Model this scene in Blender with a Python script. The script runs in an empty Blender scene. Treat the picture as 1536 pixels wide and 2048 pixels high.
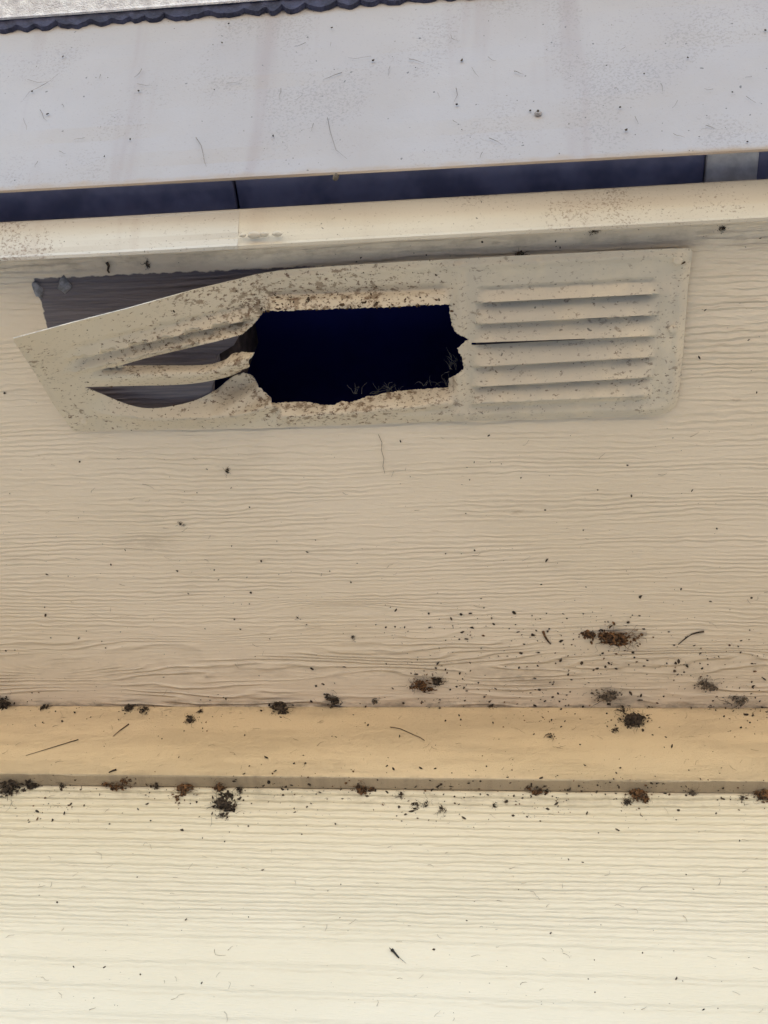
import bpy, bmesh, math, random
import numpy as np
from mathutils import Matrix, Vector, noise as mnoise
from mathutils.geometry import delaunay_2d_cdt

S = bpy.context.scene
COL = S.collection
rnd = random.Random(7)

# ------------------------------------------------------------------ camera
F = 2350.0                                     # focal length in photo pixels (photo 1536 x 2048)
R = np.array([[0.99209344, 0.01786699, 0.12422312],
              [0.08807204, -0.80427202, -0.58769877],
              [0.08940878, 0.59399267, -0.79948657]])
CAM = np.array([0.0, -0.69168266, 1.62])
cd = bpy.data.cameras.new('camera')
cam = bpy.data.objects.new('camera', cd)
COL.objects.link(cam)
M4 = Matrix([list(R[i]) + [CAM[i]] for i in range(3)] + [[0, 0, 0, 1]])
cam.matrix_world = M4
cd.sensor_fit = 'VERTICAL'
cd.sensor_height = 36.0
cd.lens = 36.0 * F / 2048.0
cd.clip_start = 0.02
cd.clip_end = 2000
S.camera = cam

# ------------------------------------------------------------------ sky, sun, exposure
SUN_EL, SUN_ROT = math.radians(43), math.radians(12)
w = bpy.data.worlds.new('World')
S.world = w
w.use_nodes = True
nt = w.node_tree
nt.nodes.clear()
sky = nt.nodes.new('ShaderNodeTexSky')
sky.sky_type = 'NISHITA'
sky.sun_disc = False
sky.sun_elevation = SUN_EL
sky.sun_rotation = SUN_ROT
sky.air_density = 1.0
sky.dust_density = 1.0
bg = nt.nodes.new('ShaderNodeBackground')
bg.inputs['Strength'].default_value = 0.15
wo = nt.nodes.new('ShaderNodeOutputWorld')
nt.links.new(sky.outputs[0], bg.inputs[0])
nt.links.new(bg.outputs[0], wo.inputs[0])
sl = bpy.data.lights.new('sun', 'SUN')
sl.energy = 4.5
sl.angle = math.radians(0.53)
sl.color = (1.0, 0.95, 0.87)
so = bpy.data.objects.new('sun', sl)
COL.objects.link(so)
sd = Vector((math.sin(SUN_ROT) * math.cos(SUN_EL), math.cos(SUN_ROT) * math.cos(SUN_EL), math.sin(SUN_EL)))
so.rotation_euler = sd.to_track_quat('Z', 'Y').to_euler()
so.location = (0, 0, 12)
S.view_settings.view_transform = 'Standard'
S.view_settings.look = 'None'
S.view_settings.gamma = 1.0
S.view_settings.use_curve_mapping = False
S.view_settings.exposure = 2.17
S.render.engine = 'CYCLES'
S.cycles.max_bounces = 10
S.cycles.diffuse_bounces = 8
S.cycles.use_denoising = True

# ------------------------------------------------------------------ measuring helpers (photo pixel -> point on a real plane)
ZS = 1.62 + 0.66018368          # underside of the soffit board
YF = -0.69168266 + 0.67813705   # face of the frieze board
YW = 0.0                        # face of the wall siding
ZFB = 1.62 + 0.58585183         # underside of the frieze board


def rays(px, py):
    px = np.asarray(px, float)
    py = np.asarray(py, float)
    d = np.stack([px - 768, -(py - 1024), np.full_like(px, -F)], -1)
    return d @ R.T


def onz(px, py, z):
    d = rays(px, py)
    return CAM + d * ((z - CAM[2]) / d[..., 2])[..., None]


def ony(px, py, y):
    d = rays(px, py)
    return CAM + d * ((y - CAM[1]) / d[..., 1])[..., None]


# ------------------------------------------------------------------ object helpers
def link(name, me, mat=None, parent=None, smooth=False):
    o = bpy.data.objects.new(name, me)
    COL.objects.link(o)
    if mat:
        me.materials.append(mat)
    if parent:
        o.parent = parent
    if smooth:
        me.polygons.foreach_set('use_smooth', [True] * len(me.polygons))
    return o


def pyd(name, v, f, mat=None, parent=None, smooth=False):
    me = bpy.data.meshes.new(name)
    me.from_pydata([tuple(map(float, p)) for p in v], [], [tuple(map(int, q)) for q in f])
    me.update()
    return link(name, me, mat, parent, smooth)


def tag(o, label, cat, group=None, kind=None):
    o['label'] = label
    o['category'] = cat
    if group:
        o['group'] = group
    if kind:
        o['kind'] = kind
    return o


def empty(name, loc, label, cat, group=None):
    o = bpy.data.objects.new(name, None)
    o.empty_display_size = 0.02
    COL.objects.link(o)
    o.location = loc
    bpy.context.view_layer.update()
    return tag(o, label, cat, group)


def adopt(child, parent):
    child.parent = parent
    child.matrix_parent_inverse = parent.matrix_world.inverted()


def box(name, x0, x1, y0, y1, z0, z1, mat, bev=0.0, seg=2):
    bm = bmesh.new()
    bmesh.ops.create_cube(bm, size=1)
    for v in bm.verts:
        v.co = Vector((x0 if v.co.x < 0 else x1, y0 if v.co.y < 0 else y1, z0 if v.co.z < 0 else z1))
    if bev:
        bmesh.ops.bevel(bm, geom=bm.edges[:], offset=bev, segments=seg, affect='EDGES', profile=0.5)
    me = bpy.data.meshes.new(name)
    bm.to_mesh(me)
    bm.free()
    return link(name, me, mat)


def extrude_profile(name, prof, xs, mat, closed=True, jit=0.0, seed=0, zofs=None):
    """profile [(y,z)...] swept along x at stations xs."""
    n = len(prof)
    v, fc = [], []
    for i, x in enumerate(xs):
        for k, (py_, pz_) in enumerate(prof):
            j = jit * mnoise.noise(Vector((x * 9 + seed, k * 0.6, seed)))
            dz = zofs(x) if zofs else 0.0
            v.append((x, py_ + j * 0.6, pz_ + j + dz))
    m = n if closed else n - 1
    for i in range(len(xs) - 1):
        for k in range(m):
            a, b = i * n + k, i * n + (k + 1) % n
            fc.append((a, b, b + n, a + n))
    if closed:
        fc.append(tuple(range(n))[::-1])
        fc.append(tuple(range((len(xs) - 1) * n, len(xs) * n)))
    o = pyd(name, v, fc, mat)
    bm = bmesh.new()
    bm.from_mesh(o.data)
    bmesh.ops.recalc_face_normals(bm, faces=bm.faces[:])
    bm.to_mesh(o.data)
    bm.free()
    return o


# ------------------------------------------------------------------ node helpers
class NT:
    def __init__(s, name):
        s.m = bpy.data.materials.new(name)
        s.m.use_nodes = True
        s.t = s.m.node_tree
        s.t.nodes.clear()
        s.out = s.t.nodes.new('ShaderNodeOutputMaterial')
        s.b = s.t.nodes.new('ShaderNodeBsdfPrincipled')
        s.t.links.new(s.b.outputs[0], s.out.inputs['Surface'])
        s.pos = s.t.nodes.new('ShaderNodeNewGeometry').outputs['Position']
        sp = s.t.nodes.new('ShaderNodeSeparateXYZ')
        s.t.links.new(s.pos, sp.inputs[0])
        s.x, s.y, s.z = sp.outputs

    def set(s, sock, v):
        if isinstance(v, bpy.types.NodeSocket):
            s.t.links.new(v, sock)
        else:
            sock.default_value = v

    def m_(s, op, a, b=0.0, c=0.0, clamp=False):
        n = s.t.nodes.new('ShaderNodeMath')
        n.operation = op
        n.use_clamp = clamp
        s.set(n.inputs[0], a)
        s.set(n.inputs[1], b)
        if op in ('MULTIPLY_ADD', 'SMOOTH_MIN', 'SMOOTH_MAX', 'COMPARE'):
            s.set(n.inputs[2], c)
        return n.outputs[0]

    def add(s, a, b): return s.m_('ADD', a, b)
    def sub(s, a, b): return s.m_('SUBTRACT', a, b)
    def mul(s, a, b): return s.m_('MULTIPLY', a, b)

    def vec(s, x, y, z=0.0):
        n = s.t.nodes.new('ShaderNodeCombineXYZ')
        for i, q in enumerate((x, y, z)):
            s.set(n.inputs[i], q)
        return n.outputs[0]

    def noise(s, vec, scale=1.0, det=2.0, rough=0.5, dist=0.0):
        n = s.t.nodes.new('ShaderNodeTexNoise')
        s.set(n.inputs['Vector'], vec)
        n.inputs['Scale'].default_value = scale
        n.inputs['Detail'].default_value = det
        n.inputs['Roughness'].default_value = rough
        n.inputs['Distortion'].default_value = dist
        return n.outputs[0]

    def ss(s, v, a, b, lo=0.0, hi=1.0):
        n = s.t.nodes.new('ShaderNodeMapRange')
        n.interpolation_type = 'SMOOTHSTEP'
        s.set(n.inputs[0], v)
        for i, q in enumerate((a, b, lo, hi)):
            s.set(n.inputs[i + 1], q)
        return n.outputs[0]

    def mix(s, f, a, b, mode='MIX'):
        n = s.t.nodes.new('ShaderNodeMix')
        n.data_type = 'RGBA'
        n.blend_type = mode
        s.set(n.inputs[0], f)
        for sock, q in ((n.inputs[6], a), (n.inputs[7], b)):
            s.set(sock, q if isinstance(q, bpy.types.NodeSocket) else (q[0], q[1], q[2], 1.0))
        return n.outputs[2]

    def gauss(s, u, v, u0, v0, su, sv, amp):
        a = s.m_('POWER', s.m_('DIVIDE', s.sub(u, u0), su), 2.0)
        b = s.m_('POWER', s.m_('DIVIDE', s.sub(v, v0), sv), 2.0)
        return s.mul(s.m_('EXPONENT', s.mul(s.add(a, b), -1.0)), amp)

    def bump(s, h, dist, strength=1.0, normal=None):
        n = s.t.nodes.new('ShaderNodeBump')
        n.inputs['Strength'].default_value = strength
        n.inputs['Distance'].default_value = dist
        s.set(n.inputs['Height'], h)
        if normal is not None:
            s.set(n.inputs['Normal'], normal)
        return n.outputs[0]

    def fin(s, color, rough=0.55, normal=None, spec=0.4):
        s.set(s.b.inputs['Base Color'], color if isinstance(color, bpy.types.NodeSocket) else (*color, 1))
        s.set(s.b.inputs['Roughness'], rough)
        s.b.inputs['Specular IOR Level'].default_value = spec
        if normal is not None:
            s.set(s.b.inputs['Normal'], normal)
        return s.m


def specks(n, u, v, scale, thr, dens=None, stretch=1.0):
    """dark fly-speck mask from thresholded noise, scale in 1/m."""
    a = n.noise(n.vec(n.mul(u, stretch), v, 3.3), scale, 1.0, 0.5)
    if dens is not None:
        a = n.add(a, dens)
    return n.ss(a, thr, thr + 0.035)


CREAM = (0.79, 0.68, 0.56)


def grain_paint(name, uv, period, amp, knots=(), coarse=None, base=CREAM, grime=0.5, warp=0.012, bare=None, spread=None, fine=0.00006, reg=0.0, sharp=3.2, under=None, bands=(), boost=None, smudges=()):
    n = NT(name)
    u = n.x
    v = n.y if uv == 'xy' else n.z
    w1 = n.mul(n.sub(n.noise(n.vec(n.mul(u, 3.2), n.mul(v, 16.0), 1.7), 1.0, 2.0), 0.5), warp * 2)
    w2 = n.mul(n.sub(n.noise(n.vec(n.mul(u, 48.0), n.mul(v, 150.0), 5.1), 1.0, 3.0), 0.5), period * 1.3 * (1 - 0.6 * reg))
    q = n.add(v, n.add(w1, w2))
    for (u0, v0, su, sv, a) in knots:
        q = n.add(q, n.gauss(u, v, u0, v0, su, sv, a))
    ph = n.mul(q, 2 * math.pi / period)
    if spread:                      # grooves open out away from the top
        v0, v1, k = spread
        ph = n.mul(ph, 1.0)
        q2 = n.mul(q, 2 * math.pi / (period * k))
        far = n.ss(v, v0, v1)
    sn = n.m_('SINE', ph)
    g = n.m_('POWER', n.m_('MULTIPLY_ADD', sn, 0.5, 0.5), sharp)
    if spread:
        g2 = n.m_('POWER', n.m_('MULTIPLY_ADD', n.m_('SINE', q2), 0.5, 0.5), 5.0)
        g = n.add(n.mul(g, n.sub(1.0, far)), n.mul(g2, n.mul(far, 0.8)))
    msk = n.ss(n.noise(n.vec(n.mul(u, 7.0), n.mul(v, 55.0), 9.0), 1.0, 3.0, 0.6), 0.36, 0.6, 0.12 + 0.7 * reg, 1.0)
    h = n.mul(n.mul(g, msk), amp)
    brk = n.noise(n.vec(n.mul(u, 120.0), n.mul(v, 700.0), 2.0), 1.0, 2.0)
    h = n.add(h, n.mul(brk, amp * 0.8 * (1 - 0.6 * reg)))
    if coarse:
        (v0, v1, per, ca) = coarse
        wq = n.add(v, n.mul(n.sub(n.noise(n.vec(n.mul(u, 5.0), n.mul(v, 26.0), 7.0), 1.0, 2.0), 0.5), 0.075))
        wq = n.add(wq, n.mul(n.sub(n.noise(n.vec(n.mul(u, 45.0), n.mul(v, 120.0), 7.0), 1.0, 1.0), 0.5), 0.004))
        for (a0, b0, su, sv, a) in knots:
            wq = n.add(wq, n.gauss(u, v, a0, b0, su, sv, a))
        c = n.m_('POWER', n.m_('MULTIPLY_ADD', n.m_('SINE', n.mul(wq, 2 * math.pi / per)), 0.5, 0.5), 3.0)
        cm = n.mul(n.ss(v, v0, v1), n.ss(n.noise(n.vec(n.mul(u, 6.0), n.mul(v, 40.0), 4.0), 1.0, 2.0), 0.42, 0.6))
        h = n.add(n.mul(h, n.sub(1.0, n.mul(n.ss(v, v0, v1), 0.75))), n.mul(n.mul(c, cm), ca))
    if boost:
        h = n.mul(h, n.add(1.0, n.gauss(u, v, *boost)))
    pits = n.noise(n.vec(u, v, n.add(n.y, n.z)), 900.0, 2.0)
    h = n.add(h, n.mul(pits, fine))
    nm = n.bump(h, 1.0, 1.0)
    # colour: paint, faint broad mottling, thin brown wear, fly specks
    mott = n.noise(n.vec(n.mul(u, 5.0), n.mul(v, 9.0), 0.3), 1.0, 3.0, 0.55)
    col = n.mix(n.ss(mott, 0.3, 0.72), base, tuple(c * k for c, k in zip(base, (0.93, 0.92, 0.89))))
    st = n.noise(n.vec(n.mul(u, 40.0), n.mul(v, 150.0), 8.0), 1.0, 4.0, 0.65)
    st = n.mul(n.ss(st, 0.62, 0.74), n.ss(n.noise(n.vec(n.mul(u, 9.0), n.mul(v, 9.0), 6.0), 1.0, 2.0), 0.47, 0.62))
    col = n.mix(n.mul(st, 0.42 * grime), col, (0.30, 0.19, 0.11))
    sm = n.mul(n.ss(n.noise(n.vec(n.mul(u, 14.0), n.mul(v, 22.0), 12.0), 1.0, 4.0, 0.6), 0.56, 0.75), 0.14 * grime)
    col = n.mix(sm, col, (0.36, 0.31, 0.25))
    sp = specks(n, u, v, 420.0, 0.775)
    col = n.mix(n.mul(sp, 0.55), col, (0.08, 0.055, 0.04))
    dn_ = n.noise(n.vec(n.mul(u, 55.0), n.mul(v, 90.0), 14.0), 1.0, 4.0, 0.7)
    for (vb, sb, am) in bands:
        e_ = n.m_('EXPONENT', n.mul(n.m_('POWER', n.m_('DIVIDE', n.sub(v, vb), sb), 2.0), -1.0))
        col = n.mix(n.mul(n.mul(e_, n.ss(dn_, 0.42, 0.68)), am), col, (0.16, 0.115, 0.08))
    for (us, vs_, su, sv, am) in smudges:
        col = n.mix(n.mul(n.gauss(u, v, us, vs_, su, sv, am), n.ss(dn_, 0.3, 0.65)), col, (0.17, 0.125, 0.10))
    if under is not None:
        col = n.mix(n.ss(n.z, under + 0.0004, under + 0.0012, 0.42, 0.0), col, (0.22, 0.20, 0.175))  # shade of the board's underside put into the colour as a grey tint
    if bare is not None:
        x0, x1, y0, y1 = bare
        jx = n.mul(n.sub(n.noise(n.pos, 160.0, 3.0), 0.5), 0.004)
        a = n.mul(n.mul(n.ss(n.add(u, jx), x0, x0 + 0.001), n.ss(n.add(u, jx), x1, x1 + 0.001, 1, 0)),
                  n.mul(n.ss(n.add(v, jx), y0, y0 + 0.001), n.ss(n.add(v, jx), y1, y1 + 0.001, 1, 0)))
        gr = n.noise(n.vec(n.mul(u, 16.0), n.mul(v, 520.0), 1.0), 1.0, 3.0, 0.6)
        wood = n.mix(n.ss(gr, 0.35, 0.65), (0.11, 0.10, 0.125), (0.165, 0.148, 0.172))
        col = n.mix(a, col, wood)
    return n.fin(col, 0.55, nm, 0.35)


def metal_paint(name, base, grime=0.5, seed=0.0, lump=0.0006, brown=(0.14, 0.08, 0.05), centre=None, rough=0.45, speck=0.7, runs=0.0, fs=420.0, lipz=None):
    n = NT(name)
    P = n.pos
    h = n.add(n.mul(n.noise(P, 60.0, 3.0), lump), n.mul(n.noise(P, 900.0, 2.0), 0.00008))
    nm = n.bump(h, 1.0, 1.0)
    pv = n.vec(n.add(n.x, seed), n.y, n.z)
    col = n.mix(n.ss(n.noise(pv, 7.0, 3.0, 0.6), 0.32, 0.7), base, tuple(c * k for c, k in zip(base, (0.9, 0.88, 0.86))))
    big = n.ss(n.noise(pv, 17.0, 2.0), 0.46, 0.66)
    if centre is not None:
        (x0, y0, rx, ry) = centre
        big = n.add(n.mul(big, 0.35), n.gauss(n.x, n.y, x0, y0, rx, ry, 1.0))
    fine = n.noise(n.vec(n.mul(n.x, 0.75), n.y, n.mul(n.z, 0.9)), fs, 4.0, 0.7)
    gm = n.mul(n.ss(n.add(fine, n.mul(big, 0.11)), 0.60, 0.70), grime)
    col = n.mix(gm, col, brown)
    if centre is not None:
        bw = n.noise(n.vec(n.mul(n.x, 0.7), n.y, n.z), 210.0, 5.0, 0.7)
        bw = n.ss(n.add(bw, n.mul(n.sub(big, 0.5), 0.20)), 0.535, 0.615)
        col = n.mix(n.mul(bw, 0.72), col, (0.17, 0.105, 0.06))
        film_shade = n.mul(n.ss(n.x, x0 + 0.05, x0 + 0.10), n.ss(n.noise(pv, 35.0, 4.0, 0.6), 0.25, 0.6))  # grey film that also carries the dimmer light of the right panel
        col = n.mix(n.mul(film_shade, 0.45), col, (0.40, 0.375, 0.35))
    wash = n.ss(n.noise(pv, 48.0, 5.0, 0.68), 0.56, 0.78)
    col = n.mix(n.mul(wash, 0.28 * grime), col, tuple(c * 0.45 for c in base))
    if runs:
        rn = n.noise(n.vec(n.mul(n.x, 34.0), n.mul(n.y, 3.0), n.mul(n.z, 3.0)), 1.0, 3.0, 0.6)
        col = n.mix(n.mul(n.ss(rn, 0.55, 0.72), runs), col, (base[0] * 0.72, base[1] * 0.62, base[2] * 0.6))
        sc = n.noise(n.vec(n.mul(n.add(n.x, n.z), 420.0), n.mul(n.sub(n.x, n.z), 110.0), seed), 1.0, 4.0, 0.7)
        col = n.mix(n.mul(n.mul(n.ss(sc, 0.61, 0.72), n.ss(n.noise(pv, 12.0, 2.0), 0.46, 0.6)), 0.2), col, (0.12, 0.11, 0.13))
    if lipz is not None:
        lz = n.add(n.z, n.mul(n.sub(n.noise(pv, 90.0, 3.0), 0.5), 0.006))
        col = n.mix(n.ss(lz, lipz, lipz + 0.0045, 0.55, 0.0), col, (0.30, 0.20, 0.11))
    sp = n.ss(n.noise(n.vec(n.x, n.y, n.add(n.z, seed)), 330.0, 1.0), 0.765, 0.80)
    col = n.mix(n.mul(sp, speck), col, (0.035, 0.03, 0.035))
    return n.fin(col, rough, nm, 0.45)


def plain(name, base, rough=0.7, var=0.3, scale=60.0, bump=0.0, base2=None):
    n = NT(name)
    b2 = base2 or tuple(c * (1 - var) for c in base)
    col = n.mix(n.ss(n.noise(n.pos, scale, 3.0, 0.6), 0.35, 0.65), base, b2)
    nm = n.bump(n.noise(n.pos, scale * 6, 3.0), bump, 1.0) if bump else None
    return n.fin(col, rough, nm, 0.3)


def K(px, py, su, sv, a, plane='s'):
    p = onz(px, py, ZS) if plane == 's' else ony(px, py, YW)
    return (float(p[0]), float(p[1] if plane == 's' else p[2]), su, sv, a)


SOFFIT_Y = lambda py: float(onz(768, py, ZS)[1])
r0 = onz(66, 556, ZS)
r1 = onz(1345, 800, ZS)
m_soffit = grain_paint('soffit_paint', 'xy', 0.0042, 0.00058, sharp=1.3,
                       knots=[K(680, 1215, 0.05, 0.006, 0.013), K(150, 1335, 0.055, 0.008, -0.02), K(1460, 1310, 0.05, 0.007, 0.014),
                              K(1050, 1330, 0.07, 0.006, 0.009), K(420, 1270, 0.06, 0.006, -0.008)],
                       coarse=(SOFFIT_Y(1230), SOFFIT_Y(1310), 0.0078, 0.00125),
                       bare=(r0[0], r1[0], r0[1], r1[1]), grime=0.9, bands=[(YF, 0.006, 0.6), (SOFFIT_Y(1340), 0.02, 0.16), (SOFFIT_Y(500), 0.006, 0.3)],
                       boost=K(1470, 590, 0.035, 0.05, 1.6),
                       smudges=[K(1240, 1268, 0.016, 0.007, 0.75), K(850, 1366, 0.010, 0.006, 0.7), K(1216, 1388, 0.012, 0.007, 0.8), K(1414, 1372, 0.010, 0.006, 0.6), K(668, 1400, 0.006, 0.005, 0.6), K(300, 1085, 0.02, 0.01, 0.25), K(1040, 1360, 0.03, 0.012, 0.35)])
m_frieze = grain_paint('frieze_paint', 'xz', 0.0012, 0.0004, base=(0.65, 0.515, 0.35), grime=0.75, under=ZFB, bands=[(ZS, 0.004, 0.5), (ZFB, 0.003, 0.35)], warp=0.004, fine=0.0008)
m_wall = grain_paint('siding_paint', 'xz', 0.0073, 0.0016, reg=1.1, sharp=1.3, base=(0.685, 0.61, 0.485), grime=0.45, warp=0.003,
                     spread=(float(ony(768, 1830, YW)[2]), float(ony(768, 1930, YW)[2]), 2.6), bands=[(float(ony(768, 1590, YW)[2]), 0.010, 0.35)])
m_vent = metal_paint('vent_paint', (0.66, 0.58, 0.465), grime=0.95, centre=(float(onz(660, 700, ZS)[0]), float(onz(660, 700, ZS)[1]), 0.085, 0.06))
m_trim_left = metal_paint('trim_paint_grimy', (0.555, 0.52, 0.475), grime=0.6, seed=5.0, lump=0.0005, runs=0.5, fs=650.0)
m_trim = metal_paint('trim_paint', (0.575, 0.52, 0.44), grime=0.55, seed=3.0, lump=0.0004, runs=0.3, fs=800.0)
m_gutter = metal_paint('gutter_paint', (0.345, 0.314, 0.31), grime=0.28, seed=9.0, lump=0.0005, runs=0.42, brown=(0.12, 0.10, 0.10), fs=800.0, lipz=ZS - 0.002)
m_slot_shade = plain('slot_shade', (0.29, 0.285, 0.44), 0.6, 0.5, 30.0, 0.0006, base2=(0.17, 0.17, 0.28))  # blue shade of the slot put into the board's colour
m_patch = plain('patch_paint', (0.74, 0.70, 0.72), 0.6, 0.3, 70.0, 0.0004)
m_attic_shade = plain('attic_shade', (0.0025, 0.006, 0.105), 0.9, 0.2, 20.0)  # attic darkness put into a navy colour
m_scallop_shade = plain('roof_edge_and_shade', (0.05, 0.053, 0.10), 0.7, 0.5, 120.0, 0.0006)  # shade below the drip edge put into a navy colour
m_drip = plain('drip_edge_paint', (0.78, 0.76, 0.78), 0.5, 0.25, 160.0, 0.0012, base2=(0.55, 0.52, 0.54))
m_wood = plain('raw_wood', (0.05, 0.035, 0.038), 0.9, 0.5, 90.0, 0.0005)
m_bounce_cut = plain('bounce_cut', (0.155, 0.155, 0.16), 0.95, 0.35, 3.0, 0.01)
m_ground = plain('dry_ground', (0.46, 0.38, 0.265), 0.95, 0.35, 1.3, 0.01)
m_caulk = plain('old_caulk', (0.30, 0.31, 0.37), 0.5, 0.5, 200.0, 0.0004)
m_dark = plain('debris_dark', (0.022, 0.017, 0.015), 0.9, 0.5, 500.0, 0.0, base2=(0.07, 0.05, 0.035))
m_rust = plain('debris_rust', (0.035, 0.022, 0.015), 0.9, 0.5, 420.0, 0.0, base2=(0.17, 0.085, 0.038))
m_grey = plain('debris_grey', (0.07, 0.058, 0.05), 0.95, 0.5, 420.0, 0.0, base2=(0.15, 0.115, 0.085))
m_edge = plain('bare_metal_edge', (0.62, 0.58, 0.53), 0.35, 0.4, 300.0, 0.0)
m_fleck = plain('debris_fleck', (0.045, 0.03, 0.02), 0.9, 0.5, 300.0, 0.0, base2=(0.13, 0.08, 0.05))
m_straw = plain('straw', (0.10, 0.10, 0.105), 0.8, 0.4, 300.0, 0.0)
m_hair = plain('fibre', (0.12, 0.075, 0.05), 0.8, 0.5, 300.0, 0.0)
m_black = plain('insect', (0.008, 0.008, 0.010), 0.35, 0.3, 300.0, 0.0)

# ------------------------------------------------------------------ ground and the house behind the eave
g = pyd('ground', [(-300, -300, 0), (300, -300, 0), (300, 300, 0), (-300, 300, 0)], [(0, 1, 2, 3)], m_ground)
g['kind'] = 'structure'
pt = pyd('bounce_cutter', [(-30, -2.6, 0.004), (30, -2.6, 0.004), (30, 0.0, 0.004), (-30, 0.0, 0.004)], [(0, 1, 2, 3)], m_bounce_cut)  # added unseen dark strip, cuts ground bounce onto the downward faces
pt['kind'] = 'structure'

XL, XR = -3.2, 3.2
xs_fine = np.linspace(XL, XR, 120)

wall = box('siding_wall', XL, XR, 0.0, 0.012, 0.0, ZS + 0.02, m_wall)
tag(wall, 'cream wood-grain siding wall at the bottom, below the yellowish trim board', 'wall')

fz = box('frieze_board', XL, XR, YF, -0.0005, ZFB, ZS - 0.0006, m_frieze, 0.0012)
tag(fz, 'flat yellowish cream trim board between the wall siding and the soffit', 'trim board')


# soffit board with the hole cut behind the vent
def inpoly(px, py, poly):
    poly = np.asarray(poly, float)
    x, y = np.asarray(px, float), np.asarray(py, float)
    r = np.zeros(x.shape, bool)
    j = len(poly) - 1
    for i in range(len(poly)):
        xi, yi = poly[i]
        xj, yj = poly[j]
        c = ((yi > y) != (yj > y)) & (x < (xj - xi) * (y - yi) / (yj - yi + 1e-12) + xi)
        r ^= c
        j = i
    return r


def cdt(points, loops):
    """triangulate points with closed constraint loops -> verts(Nx2), tris(Mx3)."""
    v = [Vector((float(a), float(b))) for a, b in points]
    e = []
    for lp in loops:
        b0 = len(v)
        v += [Vector((float(a), float(b))) for a, b in lp]
        e += [(b0 + i, b0 + (i + 1) % len(lp)) for i in range(len(lp))]
    vo, _, fo, _, _, _ = delaunay_2d_cdt(v, e, [], 0, 1e-7)
    return np.array([(p.x, p.y) for p in vo]), np.array([q for q in fo if len(q) == 3])


def dens(poly, step, closed=True, jit=0.0, rg=None):
    out = []
    n = len(poly)
    for i in range(n if closed else n - 1):
        a = np.array(poly[i], float)
        b = np.array(poly[(i + 1) % n], float)
        k = max(1, int(np.linalg.norm(b - a) / step))
        for t in range(k):
            p = a + (b - a) * t / k
            if jit and t:
                p = p + np.array([rg.uniform(-jit, jit), rg.uniform(-jit, jit)])
            out.append(tuple(p))
    if not closed:
        out.append(tuple(poly[-1]))
    return out


TRIM_IN = float(onz(768, 480, ZS)[1])
hole_px = [(428, 812), (424, 770), (436, 742), (432, 712), (468, 690), (490, 655), (486, 612), (520, 598), (720, 588), (936, 578), (952, 640), (948, 720),
           (952, 800), (900, 818), (700, 830), (520, 832)]
hp = onz([p[0] for p in hole_px], [p[1] for p in hole_px], ZS)[:, :2]
rg = random.Random(3)
hp = dens([tuple(p) for p in hp], 0.006, True, 0.0012, rg)
yi0, yi1 = TRIM_IN - 0.012, 0.0115
outer = [(XL, yi0), (XR, yi0), (XR, yi1), (XL, yi1)]
vv, ff = cdt([], [outer, hp])
cc = vv[ff].mean(1)
ff = ff[~inpoly(cc[:, 0], cc[:, 1], hp)]
bm = bmesh.new()
bv = [bm.verts.new((a, b, ZS)) for a, b in vv]
for q in ff:
    bm.faces.new([bv[i] for i in q])
bmesh.ops.recalc_face_normals(bm, faces=bm.faces[:])
if bm.faces[:][0].normal.z > 0:
    bmesh.ops.reverse_faces(bm, faces=bm.faces[:])
ret = bmesh.ops.extrude_face_region(bm, geom=bm.faces[:])
for e_ in ret['geom']:
    if isinstance(e_, bmesh.types.BMVert):
        e_.co.z += 0.0095
bmesh.ops.recalc_face_normals(bm, faces=bm.faces[:])
me = bpy.data.meshes.new('soffit_board')
bm.to_mesh(me)
bm.free()
soffit = link('soffit_board', me, m_soffit)
tag(soffit, 'broad cream wood-grain soffit board that carries the broken vent', 'soffit')

# eave beyond the soffit: trim strip, dark recess, gutter face, roof edge
yT = float(onz(768, 407, ZS + 0.012)[1])
zt = lambda x: -0.004 * max(-1.0, min(1.0, (0.0 - x) / 0.25))      # hangs a little lower at the left
ti = float(onz(768, 480, ZS - 0.014)[1])
to_ = float(onz(768, 409, ZS + 0.004)[1])
prof = [(ti + 0.0012, ZS + 0.0005), (ti + 0.0004, ZS - 0.0135), (ti, ZS - 0.0145), (ti - 0.002, ZS - 0.0143)]
for k in range(1, 6):
    t = k / 6
    prof.append((ti + (to_ - ti) * t, ZS - 0.0143 + 0.0178 * t - 0.0012 * math.sin(t * math.pi)))
cx, cz, rr = to_ + 0.0004, ZS + 0.0058, 0.0023
for k in range(0, 7):
    a = -math.pi * 0.7 - k * math.pi / 6
    prof.append((cx + rr * math.cos(a), cz + rr * math.sin(a)))
prof += [(to_ + 0.006, ZS + 0.010), (ti - 0.002, ZS + 0.010)]
trim = empty('soffit_trim', (0, ti, ZS), 'pale metal trim strip with a bright rolled lip along the outer soffit edge', 'trim strip')
xj = float(onz(478, 450, ZS - 0.005)[0])
pa = [(a - 0.0002, b - 0.0005) for a, b in prof]
ta = extrude_profile('trim_length', pa, np.concatenate([np.linspace(XL, xj - 0.3, 120), np.linspace(xj - 0.298, xj, 200)]), m_trim_left, True, 0.0009, 4.0, zt)
tb = extrude_profile('trim_length', prof, np.concatenate([np.linspace(xj - 0.03, xj + 0.4, 240), np.linspace(xj + 0.402, XR, 120)]), m_trim, True, 0.0006, 6.0, zt)
ta['label'] = 'greyer grimy length of trim at the left, lapped under the joint'
bm = bmesh.new()
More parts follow.
